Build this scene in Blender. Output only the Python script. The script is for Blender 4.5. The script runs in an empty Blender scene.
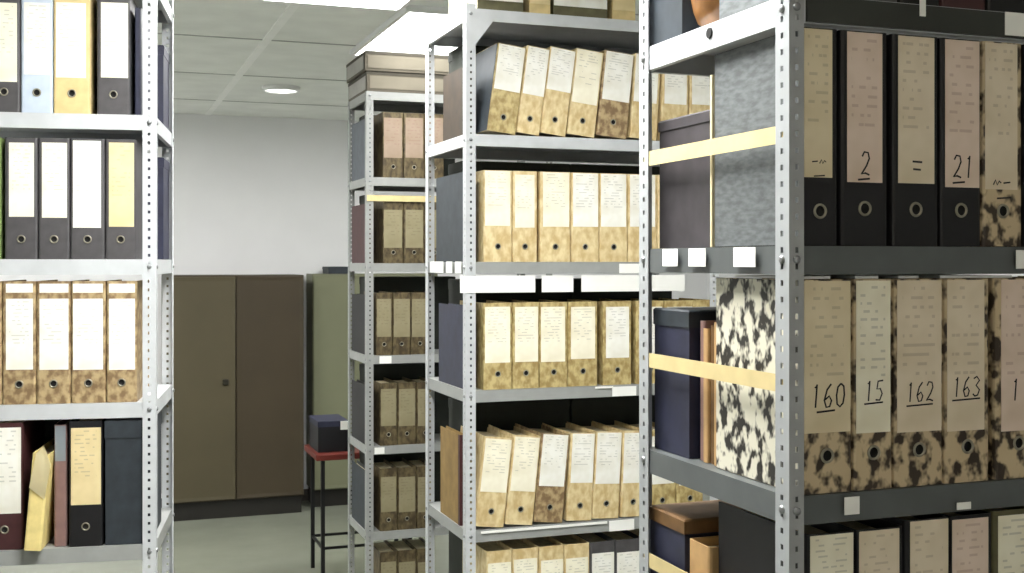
import bpy, bmesh, math, random
from mathutils import Vector, Matrix
random.seed(7)
PI = math.pi
scene = bpy.context.scene
COL = scene.collection

# ------------------------------------------------------------------ camera
F = 1170.0                     # focal length in pixels (1024 wide)
HZ = 261.0                     # horizon row
EYE = 1.9                      # camera height
TH = math.radians(19.74)
CT, ST = math.cos(TH), math.sin(TH)
cam_d = bpy.data.cameras.new('camera')
cam = bpy.data.objects.new('camera', cam_d)
COL.objects.link(cam)
cam.location = (0, 0, EYE)
cam.rotation_euler = (PI / 2, 0, -TH)
cam_d.sensor_width = 36.0
cam_d.lens = F * 36.0 / 1024.0
cam_d.shift_y = -(286.5 - HZ) / 1024.0
cam_d.clip_end = 60
scene.camera = cam

# ------------------------------------------------------------------ materials
def lin(c):
    return tuple(((v / 255) / 12.92 if v / 255 <= 0.04045 else ((v / 255 + 0.055) / 1.055) ** 2.4) for v in c) + (1,)

MATS = {}
def mat(name, col, rough=0.6, metal=0.0, var=0.12, scale=9.0, spec=0.4):
    """plain surface with a little procedural unevenness"""
    if name in MATS:
        return MATS[name]
    m = bpy.data.materials.new(name); m.use_nodes = True
    nt = m.node_tree; b = nt.nodes['Principled BSDF']
    b.inputs['Roughness'].default_value = rough
    b.inputs['Metallic'].default_value = metal
    b.inputs['Specular IOR Level'].default_value = spec
    tc = nt.nodes.new('ShaderNodeTexCoord')
    n = nt.nodes.new('ShaderNodeTexNoise'); n.inputs['Scale'].default_value = scale; n.inputs['Detail'].default_value = 3
    r = nt.nodes.new('ShaderNodeValToRGB')
    c = lin(col)
    r.color_ramp.elements[0].position = 0.3; r.color_ramp.elements[1].position = 0.7
    r.color_ramp.elements[0].color = tuple(v * (1 - var) for v in c[:3]) + (1,)
    r.color_ramp.elements[1].color = tuple(min(1, v * (1 + var)) for v in c[:3]) + (1,)
    nt.links.new(tc.outputs['Object'], n.inputs['Vector'])
    nt.links.new(n.outputs['Fac'], r.inputs['Fac'])
    nt.links.new(r.outputs['Color'], b.inputs['Base Color'])
    MATS[name] = m
    return m

def marble(name, c_light, c_dark, scale=55.0, lo=0.46, hi=0.54, stretch=(1, 1, 0.6), seed=0.0):
    """cloud-marbled board of an old lever arch file"""
    m = bpy.data.materials.new(name); m.use_nodes = True
    nt = m.node_tree; b = nt.nodes['Principled BSDF']
    b.inputs['Roughness'].default_value = 0.55
    tc = nt.nodes.new('ShaderNodeTexCoord')
    oi = nt.nodes.new('ShaderNodeObjectInfo')
    mp = nt.nodes.new('ShaderNodeMapping'); mp.inputs['Scale'].default_value = stretch
    add = nt.nodes.new('ShaderNodeVectorMath'); add.operation = 'ADD'
    n = nt.nodes.new('ShaderNodeTexNoise'); n.inputs['Scale'].default_value = scale; n.inputs['Detail'].default_value = 2.0
    r = nt.nodes.new('ShaderNodeValToRGB')
    r.color_ramp.elements[0].position = lo; r.color_ramp.elements[0].color = lin(c_dark)
    r.color_ramp.elements[1].position = hi; r.color_ramp.elements[1].color = lin(c_light)
    nt.links.new(tc.outputs['Object'], add.inputs[0])
    nt.links.new(oi.outputs['Random'], add.inputs[1])
    nt.links.new(add.outputs[0], mp.inputs['Vector'])
    nt.links.new(mp.outputs[0], n.inputs['Vector'])
    nt.links.new(n.outputs['Fac'], r.inputs['Fac'])
    nt.links.new(r.outputs['Color'], b.inputs['Base Color'])
    MATS[name] = m
    return m

def paper(name, col, ink=(120, 120, 118), lines=19.0, strength=0.34, zlo=0.35):
    """spine label: paper with faint printed lines in its upper part"""
    m = bpy.data.materials.new(name); m.use_nodes = True
    nt = m.node_tree; L = nt.links.new; b = nt.nodes['Principled BSDF']
    b.inputs['Roughness'].default_value = 0.8
    tc = nt.nodes.new('ShaderNodeTexCoord'); sx = nt.nodes.new('ShaderNodeSeparateXYZ'); oi = nt.nodes.new('ShaderNodeObjectInfo')
    L(tc.outputs['Generated'], sx.inputs[0])
    def mth(op, a, bv=None, c=None):
        q = nt.nodes.new('ShaderNodeMath'); q.operation = op
        for i, v in enumerate((a, bv, c)):
            if v is None: continue
            if isinstance(v, (int, float)): q.inputs[i].default_value = v
            else: L(v, q.inputs[i])
        return q.outputs[0]
    zl = mth('MULTIPLY', sx.outputs['Z'], lines)
    row = mth('FLOOR', zl)
    stripe = mth('LESS_THAN', mth('FRACT', zl), 0.32)
    cx = nt.nodes.new('ShaderNodeCombineXYZ')
    L(mth('MULTIPLY', sx.outputs['X'], 3.4), cx.inputs[0]); L(row, cx.inputs[1]); L(mth('MULTIPLY', oi.outputs['Random'], 57.0), cx.inputs[2])
    n = nt.nodes.new('ShaderNodeTexNoise'); n.inputs['Scale'].default_value = 1.7; n.inputs['Detail'].default_value = 0
    L(cx.outputs[0], n.inputs['Vector'])
    on = mth('GREATER_THAN', n.outputs['Fac'], 0.53)
    up = mth('GREATER_THAN', sx.outputs['Z'], zlo)
    xin = mth('MULTIPLY', mth('GREATER_THAN', sx.outputs['X'], 0.12), mth('LESS_THAN', sx.outputs['X'], 0.85))
    k = mth('MULTIPLY', mth('MULTIPLY', stripe, on), mth('MULTIPLY', up, xin))
    k = mth('MULTIPLY', k, strength)
    mx = nt.nodes.new('ShaderNodeMix'); mx.data_type = 'RGBA'
    L(k, mx.inputs[0]); mx.inputs[6].default_value = lin(col); mx.inputs[7].default_value = lin(ink)
    n2 = nt.nodes.new('ShaderNodeTexNoise'); n2.inputs['Scale'].default_value = 14; L(tc.outputs['Object'], n2.inputs['Vector'])
    mx2 = nt.nodes.new('ShaderNodeMix'); mx2.data_type = 'RGBA'; mx2.blend_type = 'MULTIPLY'
    mx2.inputs[0].default_value = 1.0
    r = nt.nodes.new('ShaderNodeValToRGB')
    r.color_ramp.elements[0].color = (0.86, 0.84, 0.78, 1); r.color_ramp.elements[1].color = (1, 1, 1, 1)
    r.color_ramp.elements[0].position = 0.3; r.color_ramp.elements[1].position = 0.6
    L(n2.outputs['Fac'], r.inputs['Fac']); L(mx.outputs[2], mx2.inputs[6]); L(r.outputs['Color'], mx2.inputs[7])
    L(mx2.outputs[2], b.inputs['Base Color'])
    MATS[name] = m
    return m

def emis(name, col, strength):
    m = bpy.data.materials.new(name); m.use_nodes = True
    b = m.node_tree.nodes['Principled BSDF']
    b.inputs['Base Color'].default_value = (0.8, 0.8, 0.8, 1)
    b.inputs['Emission Color'].default_value = col
    b.inputs['Emission Strength'].default_value = strength
    MATS[name] = m
    return m

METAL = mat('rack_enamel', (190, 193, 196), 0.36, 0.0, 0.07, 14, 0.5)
METAL_SHADED = mat('rack_enamel_shaded', (150, 152, 150), 0.38, 0.0, 0.08, 14, 0.5)  # weaker light low down and far back is put into this enamel colour
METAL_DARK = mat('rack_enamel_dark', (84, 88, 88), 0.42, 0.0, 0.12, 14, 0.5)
BOLT = mat('zinc_bolt', (150, 152, 154), 0.35, 0.8)
BOLT_DARK = mat('dark_bolt', (26, 26, 26), 0.5, 0.3)
STRAP = mat('cream_strap', (206, 188, 138), 0.6, 0, 0.08, 20)
CARD_WHITE = mat('white_card', (240, 240, 236), 0.75, 0, 0.04, 12)
PAGES = mat('page_edges', (214, 202, 172), 0.85, 0, 0.14, 60)
RING = mat('steel_ring', (150, 145, 130), 0.35, 0.7)
HOLE = mat('dark_hole', (12, 11, 10), 0.9)
INK = mat('black_ink', (22, 20, 24), 0.7)
P_WHITE = paper('paper_white', (238, 237, 230))
P_CREAM = paper('paper_cream', (241, 236, 216))
P_YELLOW = paper('paper_yellow', (222, 204, 158))
P_TAN = paper('paper_tan', (226, 212, 190), (120, 95, 80), 16.0, 0.26, 0.35)
P_BUFF = paper('paper_buff', (224, 210, 180), (110, 100, 80), 16.0, 0.26, 0.35)
P_ROSE = paper('paper_rose', (226, 206, 192), (130, 70, 66), 16.0, 0.26, 0.35)
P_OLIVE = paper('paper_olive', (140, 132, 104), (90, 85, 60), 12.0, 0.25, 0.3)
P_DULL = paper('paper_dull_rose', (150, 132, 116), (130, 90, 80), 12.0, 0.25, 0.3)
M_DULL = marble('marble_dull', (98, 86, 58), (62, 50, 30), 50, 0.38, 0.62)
S_GREY = mat('board_grey', (74, 72, 74), 0.55, 0, 0.15, 30)
S_BLACK = mat('board_black', (19, 18, 21), 0.5, 0, 0.25, 30)
S_NAVY = mat('board_navy', (40, 42, 62), 0.5, 0, 0.2, 25)
S_SLATE = mat('board_slate', (84, 90, 98), 0.55, 0, 0.15, 25)
S_DKSLATE = mat('board_dark_slate', (44, 50, 56), 0.55, 0, 0.2, 25)
S_PURPLE = mat('board_purple_grey', (56, 52, 55), 0.55, 0, 0.2, 25)
S_BLUEW = mat('board_pale_blue', (186, 198, 214), 0.55, 0, 0.08, 25)
S_TANB = mat('board_tan', (206, 184, 132), 0.6, 0, 0.12, 25)
S_MAROON = mat('board_maroon', (66, 34, 36), 0.55, 0, 0.2, 25)
S_GREEN = mat('board_green', (120, 140, 84), 0.55, 0, 0.15, 25)
S_MAUVE = mat('board_mauve', (132, 104, 100), 0.6, 0, 0.15, 25)
S_BROWN = mat('board_brown', (104, 76, 44), 0.6, 0, 0.25, 22)
S_CARD = mat('manila_card', (184, 148, 100), 0.7, 0, 0.15, 22)
S_DKBROWN = mat('dark_brown_card', (44, 32, 17), 0.6, 0, 0.3, 22)
S_OCHRE = mat('ochre_card', (138, 112, 66), 0.7, 0, 0.15, 22)
S_YELLOW = mat('yellow_card', (226, 206, 138), 0.65, 0, 0.14, 26)
S_OLIVE = mat('olive_card', (92, 88, 62), 0.65, 0, 0.2, 22)
M_BT_LIT = marble('marble_black_cream', (212, 208, 190), (36, 33, 28), 57, 0.42, 0.54, (1, 1, 0.7))
M_BT = marble('marble_brown_cream', (196, 176, 142), (52, 40, 29), 52, 0.42, 0.55, (1, 1, 0.75))  # on the numbered binders the brown puts dim warm light into the colour
M_TAN = marble('marble_tan', (222, 205, 160), (194, 168, 118), 48, 0.36, 0.66, (1, 1, 0.6))
M_BRN = marble('marble_brown', (178, 156, 116), (122, 98, 68), 50, 0.38, 0.62, (1, 1, 0.8))
M_GREY = marble('marble_grey', (100, 104, 105), (76, 80, 81), 85, 0.35, 0.65, (1, 0.5, 1.6))
M_OLV = marble('marble_olive', (194, 176, 124), (152, 130, 80), 48, 0.38, 0.62, (1, 1, 0.7))

# ------------------------------------------------------------------ object helpers
def link(name, bm, m, parent=None, smooth=False):
    me = bpy.data.meshes.new(name)
    bmesh.ops.recalc_face_normals(bm, faces=bm.faces)
    bm.to_mesh(me); bm.free()
    for x in (m if isinstance(m, (list, tuple)) else [m]):
        me.materials.append(x)
    if smooth:
        for p in me.polygons: p.use_smooth = True
    o = bpy.data.objects.new(name, me)
    COL.objects.link(o)
    if parent is not None: o.parent = parent
    return o

def link_me(name, me, parent=None):
    o = bpy.data.objects.new(name, me); COL.objects.link(o)
    if parent is not None: o.parent = parent
    return o

def tag(o, label=None, cat=None, group=None, kind=None):
    if label: o['label'] = label
    if cat: o['category'] = cat
    if group: o['group'] = group
    if kind: o['kind'] = kind
    return o

def empty(name, loc, rz=0.0, label=None, cat=None, group=None):
    o = bpy.data.objects.new(name, None); COL.objects.link(o)
    o.empty_display_size = 0.1
    o.location = loc; o.rotation_euler = (0, 0, rz)
    return tag(o, label, cat, group)

def add_box(bm, x0, x1, y0, y1, z0, z1, bev=0.0):
    vs = [bm.verts.new(p) for p in ((x0, y0, z0), (x1, y0, z0), (x1, y1, z0), (x0, y1, z0), (x0, y0, z1), (x1, y0, z1), (x1, y1, z1), (x0, y1, z1))]
    fs = [bm.faces.new([vs[i] for i in q]) for q in ((3, 2, 1, 0), (4, 5, 6, 7), (0, 1, 5, 4), (1, 2, 6, 5), (2, 3, 7, 6), (3, 0, 4, 7))]
    if bev > 0:
        es = list({e for f in fs for e in f.edges})
        bmesh.ops.bevel(bm, geom=es, offset=bev, segments=2, affect='EDGES', profile=0.5)
    return bm

def box(x0, x1, y0, y1, z0, z1, bev=0.0):
    return add_box(bmesh.new(), x0, x1, y0, y1, z0, z1, bev)

def prism(poly, z0, z1):
    """extrude an XY polygon"""
    bm = bmesh.new()
    a = [bm.verts.new((x, y, z0)) for x, y in poly]; b = [bm.verts.new((x, y, z1)) for x, y in poly]
    n = len(poly)
    bm.faces.new(a[::-1]); bm.faces.new(b)
    for i in range(n):
        bm.faces.new((a[i], a[(i + 1) % n], b[(i + 1) % n], b[i]))
    return bm

def lathe_y(profile, seg=16, cx=0, cz=0):
    """revolve (r, y) about the Y axis"""
    bm = bmesh.new(); rings = []
    for r, y in profile:
        if r == 0:
            rings.append([bm.verts.new((cx, y, cz))])
        else:
            rings.append([bm.verts.new((cx + r * math.cos(2 * PI * i / seg), y, cz + r * math.sin(2 * PI * i / seg))) for i in range(seg)])
    for a, b in zip(rings, rings[1:]):
        for i in range(seg):
            j = (i + 1) % seg
            if len(a) == 1: bm.faces.new((a[0], b[i], b[j]))
            elif len(b) == 1: bm.faces.new((a[i], b[0], a[j]))
            else: bm.faces.new((a[i], b[i], b[j], a[j]))
    return bm

# ------------------------------------------------------------------ handwriting
GL = {
    '0': [[(.5, 1), (.2, .85), (.1, .5), (.2, .12), (.5, 0), (.8, .15), (.9, .5), (.8, .88), (.5, 1)]],
    '1': [[(.35, .85), (.55, 1), (.5, 0)]],
    '2': [[(.1, .8), (.3, 1), (.7, .97), (.85, .72), (.6, .4), (.1, .02), (.5, .08), (.95, 0)]],
    '3': [[(.1, .9), (.5, 1), (.85, .8), (.45, .55), (.9, .32), (.7, .05), (.35, 0), (.08, .12)]],
    '5': [[(.9, 1), (.3, .97), (.2, .58), (.6, .6), (.85, .35), (.6, .03), (.1, .05)]],
    '6': [[(.75, 1), (.35, .75), (.12, .3), (.35, 0), (.7, .03), (.85, .28), (.6, .48), (.2, .33)]],
    '4': [[(.6, 1), (.1, .35), (.95, .38)], [(.7, .6), (.65, 0)]],
    '-': [[(.05, .45), (.95, .5)]],
    '=': [[(.0, .62), (1, .6)], [(.1, .3), (.9, .28)]],
    '~': [[(.0, .35), (.25, .6), (.5, .35), (.75, .55), (1, .45)]],
    '_': [],
    ' ': [],
}
def handwriting(text, h, wid, underline=None):
    """flat pen strokes facing -Y, centred on x, baseline z=0"""
    bm = bmesh.new(); cw = h * 0.62; tot = len(text) * cw
    def stroke(pts):
        prev = None
        for i, p in enumerate(pts):
            d = Vector(pts[min(i + 1, len(pts) - 1)]) - Vector(pts[max(i - 1, 0)])
            if d.length < 1e-9: d = Vector((1, 0))
            nrm = Vector((-d.y, d.x)).normalized() * wid * 0.5
            a = bm.verts.new((p[0] + nrm.x, 0, p[1] + nrm.y)); b = bm.verts.new((p[0] - nrm.x, 0, p[1] - nrm.y))
            if prev: bm.faces.new((prev[0], a, b, prev[1]))
            prev = (a, b)
    for i, ch in enumerate(text):
        ox = -tot / 2 + i * cw + cw * 0.1
        for st in GL.get(ch, []):
            stroke([(ox + x * cw * 0.8 + y * h * 0.06, y * h) for x, y in st])
    if underline:
        for k, (a, b, dz) in enumerate(underline):
            stroke([(a * tot / 2, dz * h), ((a + b) / 4 * tot, dz * h + h * .03), (b * tot / 2, dz * h + h * 0.06)])
    return bm

# ------------------------------------------------------------------ lever arch binder
CACHE = {}
def cached(key, fn, mats, smooth=False):
    if key not in CACHE:
        bm = fn(); me = bpy.data.meshes.new(key[0])
        bmesh.ops.recalc_face_normals(bm, faces=bm.faces)
        bm.to_mesh(me); bm.free()
        for m in mats: me.materials.append(m)
        if smooth:
            for p in me.polygons: p.use_smooth = True
        CACHE[key] = me
    return CACHE[key]

def ring_bm():
    bm = lathe_y([(0, 0.0), (0.0078, 0.0), (0.0082, -0.0022), (0.0108, -0.0022), (0.0116, 0.0)], 18)
    for f in bm.faces:
        c = f.calc_center_median()
        f.material_index = 1 if math.hypot(c.x, c.z) < 0.0075 else 0
    return bm

def binder(loc, rz, w, h, d, cover, lab=None, pap=None, ring=0.06, lean=0.0, label=None, group=None,
           text=None, extra=None, cat='binder', name='lever_arch_binder'):
    """spine faces local -Y; origin at bottom centre of the spine.
    lab = (x0, x1, z0, z1) of the spine label in local metres, extra = further labels."""
    root = empty(name, loc, rz, label, cat, group)
    if lean: root.rotation_euler = (0, lean, rz)
    w = round(w, 4); h = round(h, 3); d = round(d, 3)
    t = 0.0026; c = min(0.006, w * 0.25); a = w / 2
    def shell():
        outer = [(-a, d), (-a, c), (-a + c * .3, c * .3), (-a + c, 0), (a - c, 0), (a - c * .3, c * .3), (a, c), (a, d)]
        inner = [(a - t, d), (a - t, c + t * .4), (a - c, t), (-a + c, t), (-a + t, c + t * .4), (-a + t, d)]
        return prism(outer + inner, 0, h)
    link_me('cover', cached(('cover', w, h, d, cover.name), shell, [cover]), root)
    link_me('page_block', cached(('page_block', w, h, d), lambda: box(-a + t + .0012, a - t - .0012, 0.02, d - .012, .006, h - .016), [PAGES]), root)
    labs = []
    if lab:
        for i, (x0, x1, z0, z1) in enumerate([lab] + (extra or [])):
            x0, x1 = max(x0, -a + c * .5), min(x1, a - c * .5)
            lo = link('spine_label', box(x0, x1, -0.0009, -0.0001, max(z0, .002), min(z1, h - .002)), pap, root)
            labs.append(lo)
    if ring:
        r = link_me('finger_ring', cached(('finger_ring',), ring_bm, [RING, HOLE], True), root)
        r.location = (0, -0.0004, ring)
    if text and labs:
        s, hh, zz, ul = text
        o = link('lettering', handwriting(s, hh, hh * 0.085, ul), INK, labs[0])
        o.location = ((lab[0] + lab[1]) / 2, -0.0013, zz)
    return root

# ------------------------------------------------------------------ rack
def post_bm(H, fx, fy, flx, pitch=0.024, fl=0.036, th=0.0018):
    """slotted angle: corner at origin, flanges run to +fx along x and +fy along y"""
    bm = bmesh.new()
    cols = [(-fl, 'y'), (-fl * .62, 'y'), (-fl * .42, 'y'), (0, 'c'), (fl * .42, 'x'), (fl * .62, 'x'), (fl, 'x')]
    def P(i, z):
        u = cols[i][0]
        return (fx * u * flx / fl, 0, z) if u > 0 else (0, fy * -u, z)
    n = int(H / pitch); zs = []
    for k in range(n):
        zs += [k * pitch, k * pitch + pitch * 0.66]
    zs.append(H)
    grid = [[bm.verts.new(P(i, z)) for i in range(7)] for z in zs]
    for k in range(len(zs) - 1):
        for i in range(6):
            if k % 2 == 1 and i in (1, 4) and k < len(zs) - 3: continue
            bm.faces.new((grid[k][i], grid[k][i + 1], grid[k + 1][i + 1], grid[k + 1][i]))
    bmesh.ops.recalc_face_normals(bm, faces=bm.faces)
    bmesh.ops.solidify(bm, geom=bm.faces[:], thickness=th * (1))
    return bm

def shelf_bm(x0, x1, y0, y1, ztop, lip=0.042, th=0.0015):
    """pressed tray: flat top with four folded lips and a small return"""
    bm = bmesh.new()
    def ring(i, z):
        return [bm.verts.new(p) for p in ((x0 + i, y0 + i, z), (x1 - i, y0 + i, z), (x1 - i, y1 - i, z), (x0 + i, y1 - i, z))]
    r0 = ring(0.0, ztop); r1 = ring(0, ztop - lip); r2 = ring(0.012, ztop - lip); r3 = ring(0.012, ztop - lip + 0.0015)
    r4 = ring(th, ztop - lip + 0.0015); r5 = ring(th, ztop - th)
    bm.faces.new(r0)
    for a, b in ((r0, r1), (r1, r2), (r2, r3), (r3, r4), (r4, r5)):
        for i in range(4):
            j = (i + 1) % 4
            bm.faces.new((a[i], a[j], b[j], b[i]))
    bm.faces.new(r5)
    return bm

class Rack:
    def __init__(s, X0, Y0, phi, W, D, top, levels, label, sign=1, metal=METAL, group=None, dark=(), flx=.036, shaded=(), light=()):
        """origin at the front corner nearest the aisle; sign +1: bay runs to local +x, -1: to -x"""
        s.X0, s.Y0, s.phi, s.W, s.D, s.sign = X0, Y0, phi, W, D, sign
        s.root = empty('shelving_rack', (X0, Y0, 0), phi, label, 'shelving rack', group)
        H = top + EYE
        xa, xb = (0, W) if sign > 0 else (-W, 0)
        for (x, fx) in ((xa, 1), (xb, -1)):
            for (y, fy) in ((0, 1), (D, -1)):
                me = cached(('post', round(H, 3), fx, fy, flx), lambda: post_bm(H, fx, fy, flx), [metal])
                p = link_me('post', me, s.root); p.location = (x, y, 0)
        s.shelves = []
        g = 0.0035
        for zi, z in enumerate(levels):
            sh = link('shelf', shelf_bm(xa + g, xb - g, g, D - g, z + EYE), METAL_DARK if zi in dark else METAL if zi in light else METAL_SHADED if zi in shaded else metal, s.root)
            s.shelves.append(sh)
            for (x, y, ax) in ((xa + flx / 2, -0.0002, 'y'), (xb - flx / 2, -0.0002, 'y')):
                b = link_me('bolt', cached(('bolt_front',), lambda: lathe_y([(0, -.004), (.004, -.004), (.0062, -.0025), (.0065, 0)], 8), [BOLT], True), s.root)
                b.location = (x, y, z + EYE - .02)
            for (x, rot) in (((xa), -PI / 2), ((xb), PI / 2)):
                for y in (.018, D - .018):
                    b = link_me('bolt', CACHE[('bolt_front',)], s.root)
                    b.rotation_euler = (0, 0, rot); b.location = (x, y, z + EYE - .02)
    def to_world(s, x, y, z):
        c, n = math.cos(s.phi), math.sin(s.phi)
        return (s.X0 + c * x - n * y, s.Y0 + n * x + c * y, z + EYE)
    def _ray(s, px):
        t = (px - 512.0) / F
        D = (t * CT + ST, -t * ST + CT)
        c, n = math.cos(s.phi), math.sin(s.phi)
        o = (c * -s.X0 + n * -s.Y0, -n * -s.X0 + c * -s.Y0)
        d = (c * D[0] + n * D[1], -n * D[0] + c * D[1])
        return o, d
    def x(s, px, yl=0.008):
        """local x at which the sight line through column px meets the plane y = yl; and its depth"""
        o, d = s._ray(px); k = (yl - o[1]) / d[1]
        return o[0] + k * d[0]
    def k(s, px, yl=0.008):
        o, d = s._ray(px); return (yl - o[1]) / d[1]
    def z(s, px, py, yl=0.008):
        return (HZ - py) / F * s.k(px, yl)
    def card(s, shelf, x0, x1, z0, z1, side='front', m=CARD_WHITE, name='label_card', off=0.0022):
        e = EYE
        if side == 'front':
            return link(name, box(x0, x1, -off - .0008, -off, z0 + e, z1 + e), m, shelf)
        return link(name, box(-off - .0008, -off, x0, x1, z0 + e, z1 + e), m, shelf)
    def strap(s, z, side='side', x0=None, x1=None, hh=.026, z1=None):
        bm = bmesh.new()
        z1 = z if z1 is None else z1
        if side == 'side':
            add_box(bm, .0022, .0032, .002, s.D - .002, z + EYE, z + EYE + hh)
            for v in bm.verts:
                if v.co.y > .1: v.co.z += z1 - z
        else:
            add_box(bm, x0, x1, -.006, -.003, z + EYE, z + EYE + hh)
        return link('strap', bm, STRAP, s.root)

ORD = ['first', 'second', 'third', 'fourth', 'fifth', 'sixth', 'seventh', 'eighth', 'ninth', 'tenth']
def row(rk, level, spec, htop, depth, labelfn, group, y0=0.008, hz=None):
    """spec: list of dicts with label columns (a, b), label rows (t, u), cover, paper ..."""
    n = len(spec); xs = []
    for q in spec:
        xs.append((rk.x(q['a'], y0), rk.x(q['b'], y0)))
    prev_end = None; out = []
    for i, q in enumerate(spec):
        a, b = xs[i]; mid = (a + b) / 2
        lean = math.radians(q.get('lean', 0))
        L = (a - xs[i - 1][1]) if i else 0.012
        R = (xs[i + 1][0] - b) if i < n - 1 else 0.012
        lm = min(max(L, .004) / 2, .012) - .0008; rm = min(max(R, .004) / 2, .012) - .0008
        x0, x1 = a - q.get('lm', lm), b + q.get('rm', rm)
        pm = (q['a'] + q['b']) / 2
        zt, zb = rk.z(pm, q['t'], y0) - level, rk.z(pm, q['u'], y0) - level
        w = x1 - x0; h = q.get('h', htop)
        c = (x0 + x1) / 2
        lift = 0.0
        if lean:
            c -= math.sin(lean) * (zt + zb) / 2
            lift = math.sin(abs(lean)) * w / 2
        lo = c - w / 2 * math.cos(lean)
        if prev_end is not None:
            need = prev_end[0] + max(0.0, prev_end[2] * (math.sin(prev_end[1]) - math.sin(lean))) + w * math.sin(lean) ** 2 + .0012
            if lo < need:
                sh = need - lo; c += sh; lo += sh; mid += sh
        prev_end = (lo + w * math.cos(lean), lean, h)
        lx0, lx1 = a - (x0 + x1) / 2, b - (x0 + x1) / 2
        zz = level + lift + .0008
        pos = rk.to_world(c, y0, zz + (.0012 if lean else 0))
        lab = None if q.get('nolab') else (lx0, lx1, zb, zt)
        ex = None
        if q.get('strip'):
            s0, s1 = q['strip']; ex = [(lx0, lx1, rk.z(pm, s1, y0) - level, rk.z(pm, s0, y0) - level)]
        out.append(binder(pos, rk.phi, w, h, q.get('d', depth), q['c'], lab, q.get('p', P_WHITE), q.get('ring', .055), lean,
                          labelfn(i, q), group, q.get('text'), ex, q.get('cat', 'binder'), q.get('name', 'lever_arch_binder')))
    return out

def Q(a, b, t, u, c, p=P_WHITE, **k):
    d = dict(a=a, b=b, t=t, u=u, c=c, p=p); d.update(k); return d

def carton(loc, rz, w, d, h, m, lid=None, lidh=0.03, label=None, cat='box', lab=None, group=None, name='archive_box', pap=CARD_WHITE):
    root = empty(name, loc, rz, label, cat, group)
    def shell():
        bm = bmesh.new(); t = .003
        def ring(i, z): return [bm.verts.new(p) for p in ((i, i, z), (w - i, i, z), (w - i, d - i, z), (i, d - i, z))]
        r = [ring(.002, 0), ring(.002, h - .003), ring(.002 + t, h - .003), ring(.002 + t, t)]
        bm.faces.new(r[0][::-1]); bm.faces.new(r[3])
        for a, b in zip(r, r[1:]):
            for i in range(4):
                j = (i + 1) % 4; bm.faces.new((a[i], a[j], b[j], b[i]))
        return bm
    link('body', shell(), m, root)
    if lid:
        def lidb():
            bm = bmesh.new()
            def ring(i, z): return [bm.verts.new(p) for p in ((i, i, z), (w - i, i, z), (w - i, d - i, z), (i, d - i, z))]
            r = [ring(.003, h), ring(0, h - .003), ring(0, h - lidh), ring(.0018, h - lidh), ring(.0018, h - .0025)]
            bm.faces.new(r[0]); bm.faces.new(r[4][::-1])
            for a, b in zip(r, r[1:]):
                for i in range(4):
                    j = (i + 1) % 4; bm.faces.new((a[i], a[j], b[j], b[i]))
            return bm
        link('lid', lidb(), lid, root)
    if lab:
        x0, x1, z0, z1 = lab
        link('box_label', box(x0, x1, -.0012, .0015 if not lid else -.0002, z0, z1), pap, root)
    return root

# ------------------------------------------------------------------ the room
CEIL = EYE + 1.13
def struct(name, bm, m):
    return tag(link(name, bm, m), kind='structure')
M_WALL = mat('wall_paint', (232, 232, 234), 0.8, 0, 0.02, 3)
M_CEIL = mat('ceiling_tile', (236, 238, 234), 0.85, 0, 0.05, 5)
M_FLOOR = mat('floor_vinyl', (132, 136, 122), 0.22, 0, 0.08, 3, 0.5)
XL, XR, YF, YB = -2.4, 5.2, -1.6, 9.3
struct('floor', box(XL, XR, YF, YB, -.1, 0), M_FLOOR)
struct('ceiling', box(XL, XR, YF, YB, CEIL, CEIL + .1), M_CEIL)
struct('wall_back', box(XL, XR, YB, YB + .1, -.1, CEIL + .1), M_WALL)
struct('wall_front', box(XL, XR, YF - .1, YF, -.1, CEIL + .1), M_WALL)
struct('wall_left', box(XL - .1, XL, YF - .1, YB + .1, -.1, CEIL + .1), M_WALL)
struct('wall_right', box(XR, XR + .1, YF - .1, YB + .1, -.1, CEIL + .1), M_WALL)
M_BASE = mat('skirting', (70, 66, 60), 0.6)
struct('baseboard_back', box(XL, XR, YB - .012, YB, 0, .09), M_BASE)
M_TBAR = mat('ceiling_bar', (246, 247, 244), 0.5, 0, 0.03)
M_TBARD = mat('ceiling_joint', (165, 167, 164), 0.7, 0, 0.05)
tn = 1
for xx in (-1.56, -.36, .84, 2.04, 3.24, 4.44):
    struct('trim_%d' % tn, box(xx - .022, xx + .022, YF, YB, CEIL - .004, CEIL), M_TBAR); tn += 1
for yy in (1.25, 2.45, 3.65, 4.85, 6.05, 7.25, 8.45):
    struct('trim_%d' % tn, box(XL, XR, yy - .008, yy + .008, CEIL - .003, CEIL), M_TBARD); tn += 1

M_FRAME = mat('fixture_frame', (225, 226, 226), 0.4, 0, 0.02)
def troffer(x, y, w, l, label, power=15.0, tint=(1.0, 0.995, 0.965, 1)):
    E_TUBE = emis('diffuser_light_%g' % power, tint, power)
    r = empty('ceiling_light', (x, y, CEIL), 0, label, 'ceiling light')
    bm = bmesh.new(); a, b = w / 2, l / 2
    def ring(i, z): return [bm.verts.new(p) for p in ((-a + i, -b + i, z), (a - i, -b + i, z), (a - i, b - i, z), (-a + i, b - i, z))]
    rs = [ring(0, -.001), ring(0, -.03), ring(.02, -.03), ring(.026, -.012), ring(.026, -.001)]
    for p, q in zip(rs, rs[1:] + rs[:1]):
        for i in range(4):
            j = (i + 1) % 4; bm.faces.new((p[i], p[j], q[j], q[i]))
    link('frame', bm, M_FRAME, r)
    link('diffuser', box(-a + .028, a - .028, -b + .028, b - .028, -.016, -.006), E_TUBE, r)
    return r
troffer(1.60, 5.60, .60, 1.2, 'bright fluorescent ceiling panel above the gap before the rear rack', 4.5)
troffer(0.97, 4.42, .62, 1.2, 'ceiling light panel at the top edge, over the aisle')
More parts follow.
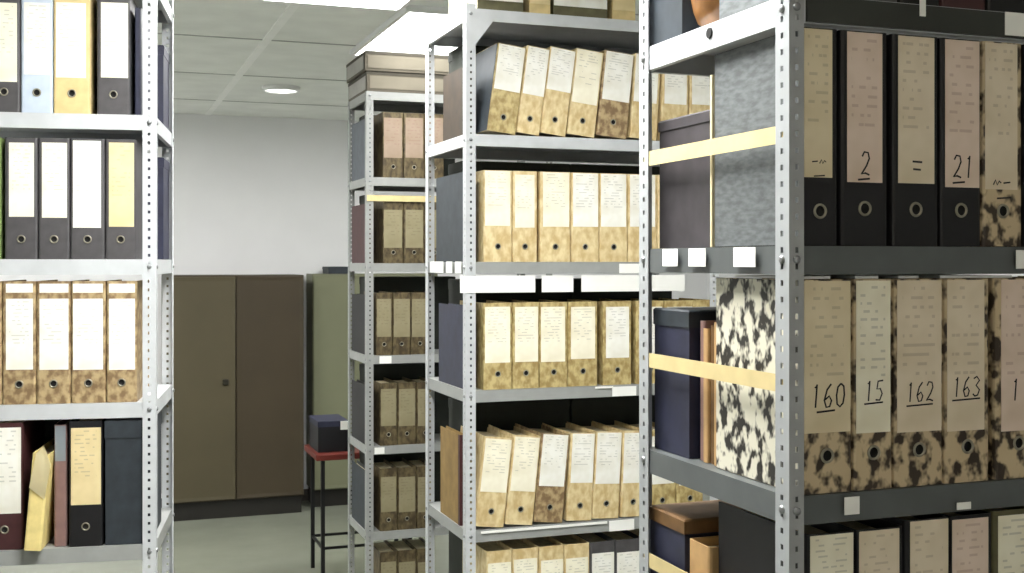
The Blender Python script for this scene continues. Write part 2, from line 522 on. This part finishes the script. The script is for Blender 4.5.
troffer(0.46, 2.12, .62, 1.2, 'fluorescent ceiling panel over the aisle before the middle rack', 23)
troffer(.9, -.35, .62, 1.2, 'added warm fill panel behind the viewer, before the nearest rack', 2.2, (1, .84, .66, 1))  # unseen lamp added to lift the near fronts, tinted to brown them
troffer(1.62, 2.45, .62, 1.2, 'added fill panel over the aisle between nearest and middle rack', 7)  # unseen lamp added to brighten the middle rack's front
troffer(-.66, 6.95, .62, 1.2, 'added fill panel over the far end, hidden by the left rack', 22)  # unseen panel added to light up the back wall
troffer(2.64, 6.95, .62, 1.2, 'added fill panel over the far end, hidden by the rear rack', 15)  # second unseen panel, added to even out the back wall
r = empty('smoke_detector', (1.155, 7.66, CEIL), 0, 'small round white lamp flush on the grey ceiling', 'ceiling lamp'); r.name = 'round_ceiling_lamp'
bm = lathe_y([(.125, 0), (.125, .02), (.105, .03), (.1, .022), (.1, .0)], 28); bmesh.ops.rotate(bm, verts=bm.verts, matrix=Matrix.Rotation(-PI / 2, 3, 'X'))
link('rim', bm, M_FRAME, r)
bm = lathe_y([(0, .034), (.05, .032), (.085, .027), (.099, .018)], 28); bmesh.ops.rotate(bm, verts=bm.verts, matrix=Matrix.Rotation(-PI / 2, 3, 'X'))
link('diffuser', bm, emis('round_lamp_light', (1, .98, .92, 1), 1.6), r, True)

# ------------------------------------------------------------------ cabinets on the back wall
C_L = mat('cabinet_olive', (78, 71, 52), 0.5, 0, 0.06, 3)
C_R = mat('cabinet_brown', (63, 54, 39), 0.5, 0, 0.08, 3)
C_D = mat('cabinet_plinth', (30, 28, 24), 0.6, 0, 0.1, 3)
C_G = mat('cabinet_sage', (118, 120, 96), 0.5, 0, 0.06, 3)
def cabinet(x0, x1, y, h, ml, mr, mb, label):
    r = empty('metal_cabinet', (x0, y, 0), 0, label, 'cabinet'); w = x1 - x0; d = YB - .02 - y
    link('body', box(0, w, .022, d, .13, h, .004), mb, r)
    link('plinth', box(.015, w - .015, .035, d - .02, 0, .129), C_D, r)
    for (a, b, m, hx) in ((.006, w / 2 - .004, ml, w / 2 - .05), (w / 2 + .004, w - .006, mr, w / 2 + .05)):
        bm = box(a, b, 0, .02, .14, h - .012, .003)
        fr = [f for f in bm.faces if f.normal.y < -.9 and f.calc_area() > .1]
        q = bmesh.ops.inset_region(bm, faces=fr, thickness=.035, depth=-.003)
        dr = link('door', bm, m, r)
        if hx < w / 2:
            link('handle', box(hx - .045, hx - .005, -.012, -.0005, .985, 1.03, .004), mat('cabinet_handle', (52, 50, 42), .4, .5), dr)
    return r
cabinet(.497, 1.505, 8.83, 1.795, C_L, C_R, C_R, 'tall olive brown metal cabinet with two doors against the white wall')
cabinet(1.597, 2.6, 8.98, 1.80, C_G, C_G, C_G, 'pale sage metal cabinet behind the red-topped table')
carton((1.72, 9.0, 1.801), 0, .16, .25, .055, S_DKSLATE, S_DKSLATE, .02, 'small dark box lying on the sage cabinet', 'box')

# red table with black steel legs
t = empty('side_table', (1.24, 6.86, 0), 0, 'small red-topped table on thin black legs beside the rear rack', 'table')
M_RED = mat('red_laminate', (98, 38, 30), .4, 0, .1, 8); M_LEG = mat('black_steel', (20, 20, 22), .45, .2)
link('table_top', box(0, .62, 0, .42, .722, .76, .006), M_RED, t)
for (x, y) in ((.035, .03), (.035, .37), (.565, .03), (.565, .37)):
    link('leg', box(x, x + .022, y, y + .022, 0, .7215), M_LEG, t)
for (x0, x1, y0, y1) in ((.057, .565, .034, .048), (.057, .565, .374, .388), (.039, .053, .052, .37), (.569, .583, .052, .37)):
    link('stretcher', box(x0, x1, y0, y1, .19, .205), M_LEG, t)
b = carton((1.262, 6.93, .761), 0, .185, .3, .185, mat('black_card', (14, 14, 18), .5), S_NAVY, .035, 'black box with a white corner tag on the red table', 'box', (.135, .18, .13, .182))

# ------------------------------------------------------------------ near rack (right)
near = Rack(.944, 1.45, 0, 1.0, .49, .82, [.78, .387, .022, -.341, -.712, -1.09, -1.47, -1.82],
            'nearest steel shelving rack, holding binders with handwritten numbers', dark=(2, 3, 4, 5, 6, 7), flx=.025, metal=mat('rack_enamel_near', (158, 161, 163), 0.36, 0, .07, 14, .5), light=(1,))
S = near.shelves
ch = link('shade_strip', box(.03, .972, -.0017, -.0002 + .0035, .347 + EYE, .385 + EYE), mat('shade_strip_dark', (48, 50, 46), .5), near.shelves[1])  # shade on the unlit front lip, put in as a dark strip
near.strap(.172, z1=.172); near.strap(-.192); near.strap(-.553)
def side_card(rk, sh, level, cols, zt=-.003, zb=-.036):
    for a, b in cols:
        # columns measured on the side plane x = 0
        ya, yb = [], []
        def ysolve(px):
            o, d = rk._ray(px); k = -o[0] / d[0]; return o[1] + k * d[1]
        y0, y1 = sorted((ysolve(a), ysolve(b)))
        rk.card(sh, y0, y1, level + zb, level + zt, 'side')
side_card(near, S[2], .022, [(664, 679), (690, 707), (735, 757)], -.001, -.031)
near.card(S[1], near.x(1000), near.x(1032), .350, .386)
near.card(S[2], near.x(1011), near.x(1032), -.012, .017)
near.card(S[3], near.x(840), near.x(855), -.372, -.346)
near.card(S[3], near.x(952), near.x(966), -.379, -.368)
near.card(S[1], near.x(915), near.x(921), .368, .43, 'front')
bo = link('bolt', lathe_y([(0, -.003), (.0085, -.003), (.0095, 0)], 12), BOLT_DARK, near.root)
bo.rotation_euler = (0, 0, -PI / 2); bo.location = (.0034, .235, .371 + EYE)

NG = 'binders on the near rack'
def scr(s, hh, zz, ul=None): return (s, hh, zz, ul)
UL = [(-.9, .4, -.25)]
# row 1
names1 = ['black-footed binder with a dash, nearest the corner post, upper near shelf',
          'black-footed binder marked 2 with a red stamp, upper shelf of near rack',
          'black-footed binder marked with two lines, third on upper near shelf',
          'black-footed binder marked 21, fourth on upper shelf of near rack',
          'brown marbled binder beside the one marked 21, upper near shelf',
          'black binder past the marbled one at frame edge, upper near shelf',
          'black binder farthest along the upper shelf of near rack']
row(near, .022, [
    Q(804, 832, 27, 178, S_BLACK, P_BUFF, ring=.05, text=scr('-~', .022, .112, [(-.6, .8, -.5)])),
    Q(847, 882, 31, 183, S_BLACK, P_ROSE, text=scr('2', .034, .105, [(-1.2, .8, -.22)])),
    Q(898, 934, 36, 184, S_BLACK, P_TAN, text=scr('=', .036, .105)),
    Q(945, 979, 40, 188, S_BLACK, P_ROSE, text=scr('21', .034, .105, [(-.9, .2, -.25)])),
    Q(985, 1017, 44, 190, M_BT, P_TAN, text=scr('~-', .03, .085, [(-.5, 1.0, -.35)])),
    Q(1030, 1064, 50, 200, S_BLACK, P_TAN),
    Q(1076, 1112, 54, 205, S_BLACK, P_BUFF)],
    .318, .25, lambda i, q: names1[i], NG)
# row 2
names2 = ['marbled binder numbered 160, beside the corner post of near rack',
          'marbled binder marked 15, standing next to the one numbered 160',
          'marbled binder numbered 162, third from the near corner post',
          'marbled binder numbered 163, fourth from the near corner post',
          'marbled binder with purplish label after the one numbered 163',
          'marbled binder at the frame edge, second after number 163',
          'marbled binder far along the shelf, third after number 163']
row(near, -.341, [
    Q(804, 850, 280, 433, M_BT, P_BUFF, text=scr('160', .034, .126, [(-.6, .4, -.2)])),
    Q(856, 890, 280, 433, M_BT, P_CREAM, text=scr('15', .03, .132, [(-.9, .9, -.14)])),
    Q(897, 941, 280, 432, M_BT, P_TAN, text=scr('162', .029, .128, [(-.9, .9, -.22)])),
    Q(947, 984, 280, 431, M_BT, P_TAN, text=scr('163', .03, .132, [(-.95, .95, -.18)])),
    Q(1001, 1038, 280, 431, M_BT, P_ROSE, text=scr('11', .034, .122)),
    Q(1046, 1082, 280, 431, M_BT, P_TAN),
    Q(1090, 1128, 280, 431, M_BT, P_TAN)],
    .313, .245, lambda i, q: names2[i], NG)
# row 3
names3 = ['black binder, first from the corner post, lowest visible near shelf',
          'black binder, second from the corner post, lowest visible near shelf',
          'black binder, third from the corner post, lowest visible near shelf',
          'black binder, fourth from the corner post, lowest visible near shelf',
          'black binder with greenish label at frame edge, lowest visible near shelf',
          'black binder beyond the greenish label, lowest visible near shelf']
row(near, -.712, [
    Q(810, 853, 530, 640, S_BLACK, P_CREAM, h=.312),
    Q(859, 899, 529, 640, S_BLACK, P_TAN, h=.312),
    Q(910, 948, 519, 640, S_BLACK, P_TAN, h=.32),
    Q(952, 988, 519, 640, S_BLACK, P_ROSE, h=.32),
    Q(998, 1034, 515, 640, S_OLIVE, P_CREAM, h=.322),
    Q(1046, 1082, 515, 640, S_BLACK, P_CREAM)],
    .315, .255, lambda i, q: names3[i], NG)
# the first binder in the upper row shows a grey marbled side board
for o in list(COL.objects):
    if o.name.startswith('cover') and o.parent and o.parent.get('label') == names1[0]:
        bm = box(-.0012, -.0002, .004, .248, .001, .317)
        p = link('side_board', bm, M_GREY, o.parent); p.location = (-o.dimensions.x / 2, 0, 0)
        p['label'] = 'grey mottled side board'
    if o.name.startswith('cover') and o.parent and o.parent.get('label') == names2[0]:
        p = link('side_board', box(-.0012, -.0002, .002, .243, .001, .312), M_BT_LIT, o.parent); p.location = (-o.dimensions.x / 2, 0, 0)  # lit side of the same marbled cover, its brightness put into the colour
        p['label'] = 'black and cream marbled side board'
# sheets lying on the numbered binders
for i, (a, b) in enumerate(((803, 832), (857, 880), (900, 920), (942, 1014))):
    x0, x1 = near.x(a), near.x(b)
    sheet = link('paper_sheet', box(x0, x1, .012, .20, -.0263 + EYE, -.0223 + EYE), CARD_WHITE)
    sheet.location = (near.X0, near.Y0, 0)
    tag(sheet, 'white paper lying on top of the %s' % ('numbered binder nearest the post', 'second numbered binder from the post', 'third numbered binder from the post', 'fourth numbered binder and beyond')[i], 'paper')
# rear half of the near rack, seen from its end
def spot(rk, x, y, z): return rk.to_world(x, y, z + .001)
carton(spot(near, .03, .268, .022), 0, .42, .205, .232, S_PURPLE, S_PURPLE, .02, 'dark purple grey box behind the grey board, upper near shelf end', 'box')
dv = link('card_divider', box(0, .25, 0, .006, 0, .285, .001), mat('divider_card', (214, 200, 160), .7)); dv.location = spot(near, .02, .259, .022)
tag(dv, 'thin cream card standing between grey binder and purple grey box', 'card')
carton(spot(near, .02, .338, -.341), 0, .42, .135, .255, S_NAVY, S_DKSLATE, .03, 'dark navy box behind the tan folders at the near rack end', 'box')
for i in range(4):
    binder(spot(near, .03 + .004 * (i % 2), .2635 + i * .018, -.341), -PI / 2, .0168, .238 - .006 * (i % 3), .24, (S_CARD, S_BROWN, S_CARD, S_MAUVE)[i], None, None, 0, 0,
           ('tan card folder standing right behind the marbled binder 160', 'brown card folder between tan ones on the near rack end',
            'tan card folder between the brown and mauve folders, near rack', 'mauve card folder in front of the dark navy box')[i], 'folders at the near rack end', cat='folder', name='card_folder')
carton(spot(near, .015, .345, -.712), 0, .40, .135, .265, S_NAVY, S_BROWN, .025, 'dark box with brown lid on the lowest visible near shelf', 'box')
binder(spot(near, .02, .303, -.712), -PI / 2, .072, .235, .24, S_CARD, None, None, 0, 0, 'tan card folder before the brown-lidded box, lowest near shelf', None, cat='folder', name='card_folder')

# things on the near rack's upper tray
carton(spot(near, .01, .345, .387), 0, .42, .13, .23, S_DKSLATE, S_DKSLATE, .03, 'slate grey box at the back of the near rack, above top beam', 'box')
pr = empty('paper_parcel', spot(near, .012, .241, .387), 0, 'rounded amber brown paper parcel above the near rack top beam', 'parcel')
bm = box(0, .26, 0, .1, 0, .2)
bmesh.ops.subdivide_edges(bm, edges=bm.edges[:], cuts=5, use_grid_fill=True)
for v in bm.verts:
    u = Vector(((v.co.x - .13) / .13, (v.co.y - .05) / .05, (v.co.z - .1) / .1))
    k = (abs(u.x) ** 5 + abs(u.y) ** 5 + abs(u.z) ** 5) ** (1 / 5)
    if k > 0: u = u / k * max(abs(u.x), abs(u.y), abs(u.z))
    v.co = Vector((.13 + u.x * .13, .05 + u.y * .05, .1 + u.z * .1)) + Vector((1, .6, 0)) * .004 * math.sin(v.co.z * 90 + v.co.y * 60)
    v.co.z = max(v.co.z, 0); v.co.y = min(max(v.co.y, .001), .099); v.co.x = max(v.co.x, .0)
link('wrapping', bm, mat('amber_paper', (112, 74, 32), .38, 0, .45, 22, .6), pr, True)
bm = bmesh.new()
add_box(bm, -.001, .261, .046, .052, .2, .203)
link('string', bm, S_CARD, pr)
labs_top = ['black binder on the near rack tray, first after the corner post', 'dark grey binder on the near rack tray above binder marked 2',
            'black binder on the near rack tray above the double-line binder', 'maroon binder on the near rack tray above binder marked 21', 'black binder on the near rack tray at the frame edge']
xx = .02
for i, (m, w) in enumerate(((M_GREY, .085), (S_GREY, .09), (S_BLACK, .075), (S_MAROON, .085), (S_BLACK, .09))):
    binder(near.to_world(xx + w / 2, .009, .3875), 0, w, .31, .225, m, None, None, .06, 0, labs_top[i] if i else 'mottled grey binder on the near rack tray beside the corner post', 'binders above the near rack beam')
    xx += w + .002

# ------------------------------------------------------------------ middle rack
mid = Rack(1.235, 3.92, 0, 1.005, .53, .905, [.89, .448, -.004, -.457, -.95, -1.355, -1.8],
           'middle steel shelving rack, filled with white-labelled binders', shaded=(2, 3, 4, 5, 6))
S = mid.shelves
# gusset plates at the top corner
for (x, sx) in ((.004, 1), (1.001, -1)):
    za = .89 + EYE - .004
    g = bmesh.new()
    tri = ((x, za), (x + sx * .125, za), (x, za - .165))
    A = [g.verts.new((p, -.0016, q)) for p, q in tri]; B = [g.verts.new((p, -.0002, q)) for p, q in tri]
    g.faces.new(A); g.faces.new(B[::-1])
    for q in range(3): g.faces.new((A[q], A[(q + 1) % 3], B[(q + 1) % 3], B[q]))
    link('gusset', g, METAL, mid.root)
for a, b in ((459, 534), (540.5, 572), (580, 639), (647, 683)):
    mid.card(S[2], mid.x(a), mid.x(b), -.112, -.052, 'front', CARD_WHITE, 'label_card', .004)
mid.card(S[2], mid.x(618), mid.x(638), -.045, -.010)
mid.card(S[3], mid.x(611), mid.x(635), -.497, -.462); mid.card(S[3], mid.x(594), mid.x(612), -.466, -.459)
mid.card(S[4], mid.x(608), mid.x(633), -.992, -.953)
mid.card(S[4], mid.x(480), mid.x(606), -.962, -.953)  # glint on this shelf lip, put in as a thin white strip
side_card(mid, S[2], -.004, [(431, 444), (447, 453), (456, 462)], .002, -.04)
MG = 'binders on the middle rack'
def fn(adj, rowname):
    def f(i, q):
        return '%s binder, %s from the corner post, %s of the middle rack' % (q.get('adj', adj), ORD[i], rowname)
    return f
row(mid, .448, [
    Q(497, 523, 40, 93, M_OLV, P_WHITE, lean=7.5, adj='tilted olive-footed'), Q(526, 547, 41, 97, M_TAN, P_WHITE, lean=7.5, adj='tilted tan-footed'),
    Q(549, 573, 40, 93, M_TAN, P_WHITE, lean=7.5, adj='tilted tan-footed'), Q(575, 600, 43, 106, M_TAN, P_CREAM, lean=7, adj='tilted tan-footed'),
    Q(604, 631, 45, 103, M_BRN, P_WHITE, lean=6, adj='tilted brown-footed'), Q(634, 657, 45, 104, M_TAN, P_WHITE, lean=4),
    Q(664, 686, 49, 105, M_TAN, P_WHITE, lean=1), Q(691, 712, 50, 105, M_TAN, P_WHITE)],
    .315, .285, fn('tan-footed', 'top row'), MG)
row(mid, -.004, [
    Q(485, 510, 170, 226, M_TAN, P_CREAM), Q(515, 534.5, 175, 228, M_TAN, P_CREAM), Q(543, 569, 170, 227, M_TAN, P_CREAM),
    Q(573, 598, 172, 227, M_TAN, P_WHITE), Q(601, 626, 174, 227, M_TAN, P_WHITE), Q(630, 655, 174, 227, M_TAN, P_WHITE),
    Q(660, 684, 174, 227, M_TAN, P_WHITE), Q(689, 711, 174, 227, M_TAN, P_WHITE)],
    .325, .285, fn('upright tan-footed', 'second row'), MG)
row(mid, -.457, [
    Q(485, 510, 307, 363, M_OLV, P_CREAM), Q(515, 538, 307, 362, M_OLV, P_CREAM), Q(541, 565, 307, 362, M_OLV, P_CREAM),
    Q(571, 595, 307, 359, M_OLV, P_CREAM), Q(606, 629, 307, 358, M_OLV, P_WHITE), Q(639, 662, 307, 358, M_OLV, P_WHITE), Q(667, 692, 307, 358, M_OLV, P_WHITE), Q(695, 714, 307, 358, M_OLV, P_WHITE, rm=.003)],
    .308, .285, fn('olive-footed', 'row below the white cards'), MG)
row(mid, -.95, [
    Q(483, 509, 441, 494, M_TAN, P_CREAM, lean=6.5, adj='leaning tan-footed'), Q(512.5, 537, 439, 493, M_TAN, P_CREAM, lean=6, adj='leaning tan-footed'), Q(540.5, 565.5, 436, 488, M_BRN, P_WHITE, lean=5.5, adj='leaning brown-footed'),
    Q(570, 592, 435, 484, M_TAN, P_WHITE, lean=3), Q(595, 619, 434, 485, M_TAN, P_WHITE, lean=3), Q(622, 642, 434, 484, M_TAN, P_WHITE, lean=2),
    Q(651, 674, 436, 484, M_OLV, P_WHITE), Q(679, 702, 440, 485, M_OLV, P_CREAM)],
    .318, .285, fn('tan-footed', 'fourth row'), MG)
row(mid, -1.355, [
    Q(488, 511, 563, 615, M_TAN, P_CREAM), Q(514, 537, 559, 612, M_TAN, P_CREAM), Q(541, 563, 560, 612, M_TAN, P_CREAM), Q(566, 588, 558, 612, M_TAN, P_CREAM),
    Q(592, 614, 553, 606, S_GREY, P_WHITE), Q(617, 640, 552, 606, S_GREY, P_WHITE), Q(646, 669, 555, 606, M_TAN, P_WHITE)],
    .325, .285, fn('cream-labelled', 'lowest row'), MG)
for o in list(COL.objects):
    if o.name.startswith('cover') and o.parent and str(o.parent.get('label')).startswith('tilted olive-footed binder, first'):
        p = link('side_board', box(-.0012, -.0002, .004, .283, .001, .313), S_DKSLATE, o.parent); p.location = (-o.dimensions.x / 2, 0, 0)
        p['label'] = 'dark slate side board'
# folders at the open end of the middle rack
ends = [(.448, .02, .10, .036, .25, .25, S_DKBROWN, 'brown card folder at the open end, top row of middle rack'),
        (-.004, .008, .045, .04, .32, .36, S_DKSLATE, 'slate grey folder at the open end, second row of middle rack'),
        (-.457, .008, .04, .04, .295, .33, S_NAVY, 'navy folder at the open end, below the white cards of middle rack'),
        (-.95, .006, .09, .024, .325, .25, S_OCHRE, 'tan folder with maroon edge at the open end, fourth row of middle rack')]
for (lv, x, y, w, h, d, m, lb) in ends:
    rr = binder(mid.to_world(x + w / 2, y, lv + .001), 0, w, h, d, m, None, None, 0, 0, lb, None, cat='folder', name='card_folder')
    if m is S_OCHRE:
        link('edge_tape', prism([(-w / 2 - .001, -.0012), (w / 2 + .001, -.0012), (w / 2 + .001, .02), (w / 2 + .0002, .02), (w / 2 + .0002, -.0002), (-w / 2 - .0002, -.0002), (-w / 2 - .0002, .02), (-w / 2 - .001, .02)], 0, h), S_MAROON, rr)
# dark cartons fill the back half of the middle rack
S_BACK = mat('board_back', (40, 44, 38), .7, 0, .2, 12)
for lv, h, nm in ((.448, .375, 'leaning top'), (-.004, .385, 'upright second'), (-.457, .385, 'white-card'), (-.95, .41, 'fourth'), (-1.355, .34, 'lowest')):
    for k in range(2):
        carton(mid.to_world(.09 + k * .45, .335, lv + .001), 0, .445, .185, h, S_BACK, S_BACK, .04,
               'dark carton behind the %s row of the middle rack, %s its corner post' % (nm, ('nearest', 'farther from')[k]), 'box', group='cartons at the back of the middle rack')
# boxes on top of the middle rack
tops = [(477, 524, S_OLIVE, 'dark box with a white front on the middle rack top, nearest corner'), (529, 551, S_TANB, 'narrow tan box on top of the middle rack'),
        (553, 608, S_OLIVE, 'wide box with a white front on top of the middle rack'), (612, 636, S_TANB, 'small tan box farthest along the middle rack top'),]
for a, b, m, lb in tops:
    x0, x1 = mid.x(a, .01), mid.x(b, .01); w = x1 - x0
    carton(mid.to_world(x0, .01, .891), 0, w, .36, .19, m, None, 0, lb, 'box', (.004, w - .004, .034, .18), pap=P_WHITE if m is S_OLIVE else P_YELLOW)

# ------------------------------------------------------------------ rear rack
rear = Rack(1.29, 5.75, 0, 1.0, .45, .8505, [.85, .42, -.012, -.475, -.93, -1.36, -1.78],
            'rear steel shelving rack beside the red-topped table', metal=METAL_SHADED)
S = rear.shelves
rear.strap(.300, 'front', .002, .9, .03)
rear.card(S[3], rear.x(379), rear.x(391), -.515, -.478); rear.card(S[4], rear.x(344 + 30), rear.x(384), -.968, -.935)
RG = 'binders on the rear rack'
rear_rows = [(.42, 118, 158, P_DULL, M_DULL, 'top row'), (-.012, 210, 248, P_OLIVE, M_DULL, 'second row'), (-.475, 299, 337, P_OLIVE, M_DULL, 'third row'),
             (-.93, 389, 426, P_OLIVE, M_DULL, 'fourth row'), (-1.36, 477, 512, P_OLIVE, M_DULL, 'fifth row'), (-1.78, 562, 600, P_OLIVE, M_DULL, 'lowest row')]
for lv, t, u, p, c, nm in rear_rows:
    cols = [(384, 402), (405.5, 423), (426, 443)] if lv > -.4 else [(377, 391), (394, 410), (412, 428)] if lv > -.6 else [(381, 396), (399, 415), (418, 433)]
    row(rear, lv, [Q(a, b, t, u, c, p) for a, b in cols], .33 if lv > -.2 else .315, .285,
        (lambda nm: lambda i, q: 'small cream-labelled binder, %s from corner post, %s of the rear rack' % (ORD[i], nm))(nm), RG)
rear_ends = [(.42, S_SLATE, 'bluish grey'), (-.012, S_MAROON, 'dark maroon'), (-.475, S_BLACK, 'black'), (-.93, S_BLACK, 'black'), (-1.36, S_DKSLATE, 'dark slate')]
for lv, m, cn in rear_ends:
    nm = {.42: 'top', -.012: 'second', -.475: 'third', -.93: 'fourth', -1.36: 'fifth'}[lv]
    binder(rear.to_world(.024, .03, lv + .001), 0, .03, .3, .36, m, None, None, 0, 0, '%s folder at the open end, %s row of the rear rack' % (cn, nm), None, cat='folder', name='card_folder')
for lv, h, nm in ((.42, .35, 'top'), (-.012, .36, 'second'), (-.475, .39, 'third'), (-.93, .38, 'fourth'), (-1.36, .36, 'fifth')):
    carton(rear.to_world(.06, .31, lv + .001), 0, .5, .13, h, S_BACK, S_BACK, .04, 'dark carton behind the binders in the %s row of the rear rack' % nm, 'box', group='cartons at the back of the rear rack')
# small bits before the third and fourth rows of the rear rack are left out: flat drawer boxes on its top
for k in range(2):
    z0 = .8515 + k * .1015
    o = carton(rear.to_world(.004 - .012 * k, .004 if k == 0 else -.004, z0), 0, .66, .46, .1, mat('grey_card', (92, 86, 74), .7, 0, .1), mat('grey_card_lid', (70, 66, 56), .7, 0, .1), .016,
               ('flat grey box directly on the top of the rear rack', 'flat grey box stacked uppermost on the rear rack')[k], 'box', (.015, .645, .014, .078), name='flat_box', pap=mat('pale_card', (118, 112, 98), .7, 0, .08))
    link('end_panel', box(-.0016, -.0004, .03, .43, .012, .08), mat('end_card', (160, 158, 152), .7), o)

# ------------------------------------------------------------------ left rack
left = Rack(.167, 3.393, math.radians(-9.0), 1.0, .5, .98, [.80, .405, .004, -.392, -.787, -1.19, -1.6],
            'brightly lit steel rack with a leaning yellow folder', sign=-1, shaded=(4, 5, 6))
S = left.shelves
LG = 'binders on the left rack'
LR = lambda rn, adjs: (lambda i, q: '%s binder, %s' % (adjs[i], rn))
row(left, .405, [
    Q(-42, -18, 3, 80, S_GREY, P_WHITE), Q(-8, 17, 3, 82, S_GREY, P_CREAM), Q(24, 50, 3, 75, S_BLUEW, P_WHITE), Q(56, 86, 3, 78, S_TANB, P_WHITE),
    Q(101, 128, 3, 78, S_GREY, P_CREAM)],
    .335, .285, LR('on top visible shelf of the rack with yellow folder', ['grey-footed outermost', 'grey-footed cream-labelled', 'pale blue', 'tan-footed white-labelled', 'dark grey cream-labelled']), LG)
row(left, .004, [
    Q(-32, -4, 143, 216, S_GREEN, P_CREAM), Q(9, 34, 143, 217, S_GREY, P_CREAM), Q(42, 67, 143, 218, S_GREY, P_CREAM), Q(73, 101, 141, 228, S_GREY, P_WHITE), Q(109, 134, 143, 227, S_GREY, P_YELLOW)],
    .332, .285, LR('second visible shelf of the rack with yellow folder', ['greenish frame-edge', 'grey cream-labelled fourth-from-post', 'grey cream-labelled third-from-post', 'grey long white-labelled', 'grey yellow-labelled']), LG)
row(left, -.392, [
    Q(-30, -2, 299, 370, M_BRN, P_WHITE, strip=(284, 293)), Q(6, 33, 299, 370, M_BRN, P_WHITE, strip=(284, 293)), Q(39.5, 68.5, 299, 370, M_BRN, P_WHITE, strip=(284, 293)),
    Q(73, 103, 299, 370, M_BRN, P_WHITE, strip=(284, 293)), Q(109, 135, 299, 370, M_BRN, P_WHITE, strip=(284, 293))],
    .336, .285, lambda i, q: 'brown marbled binder with split label, %s on the shelf above yellow folder' % ['beyond the frame', 'leftmost', 'second from left', 'third from left', 'rightmost'][i], LG)
row(left, -.787, [Q(-12, 21, 428, 514, S_MAROON, P_WHITE)], .345, .285, lambda i, q: 'maroon-footed white-labelled binder beside the leaning yellow folder', LG)
row(left, -.787, [Q(71, 101, 428, 505, S_BLACK, P_YELLOW, lm=.006, rm=.004)], .345, .27, lambda i, q: 'black binder with yellow label beside the dark slate box', LG)
carton(left.to_world(left.x(-40), .31, -.786), left.phi, .44, .17, .335, S_BACK, S_BACK, .03, 'dark carton standing behind the leaning yellow folder', 'box')
# slim mauve folder, yellow folder, dark box
def lx(px): return left.x(px, .008)
rr = binder(left.to_world((lx(53) + lx(66)) / 2, .02, -.786), left.phi, lx(66) - lx(53), .335, .27, S_MAUVE, (-.017, .017, .235, .332), mat('blue_grey_card', (128, 136, 142), .6), 0, 0,
            'slim mauve folder between yellow folder and yellow-labelled binder', None, cat='folder', name='card_folder')
rr = binder(left.to_world(lx(35.5), -.035, -.786 + .004), left.phi, .044, .262, .27, S_YELLOW, None, None, 0, math.radians(5), 'yellow card folder leaning on the lower shelf', None, cat='folder', name='card_folder')
bm = bmesh.new()
v = [bm.verts.new(p) for p in ((-.022, -.004, .17), (.02, -.004, .14), (.028, -.004, .235), (.006, -.004, .285), (-.012, -.004, .262))]
f = bm.faces.new(v); bmesh.ops.solidify(bm, geom=[f], thickness=.003)
p = link('loose_sheet', bm, mat('cream_sheet', (240, 230, 190), .8), rr); p['label'] = 'cream sheet sticking out of the folder'
x0, x1 = lx(104.5), lx(151)
carton(left.to_world(x0, .01, -.786), left.phi, x1 - x0, .285, .345, S_DKSLATE, S_DKSLATE, .05, 'large dark slate box beside the corner post, below split-label binders', 'box')
for lv, m, h, lb in ((.405, S_NAVY, .30, 'narrow navy folder by the post, top visible shelf of rack with yellow folder'),
                     ):
    binder(left.to_world((lx(134.5) + lx(140)) / 2, .02, lv + .001), left.phi, .017, h, .27, m, None, None, 0, 0, lb, None, cat='folder', name='card_folder')
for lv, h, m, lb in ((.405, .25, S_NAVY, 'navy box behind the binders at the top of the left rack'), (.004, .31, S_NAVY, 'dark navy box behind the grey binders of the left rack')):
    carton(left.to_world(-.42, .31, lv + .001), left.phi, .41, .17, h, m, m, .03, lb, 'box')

# ------------------------------------------------------------------ light and view
w = bpy.data.worlds.new('world'); scene.world = w; w.use_nodes = True
w.node_tree.nodes['Background'].inputs[0].default_value = (.05, .05, .05, 1)
w.node_tree.nodes['Background'].inputs[1].default_value = 0.0
scene.view_settings.view_transform = 'Standard'
scene.view_settings.look = 'None'
scene.view_settings.exposure = 1.0
scene.view_settings.gamma = 1.0
scene.view_settings.use_curve_mapping = False
scene.cycles.use_denoising = True
scene.cycles.max_bounces = 8
scene.cycles.diffuse_bounces = 6
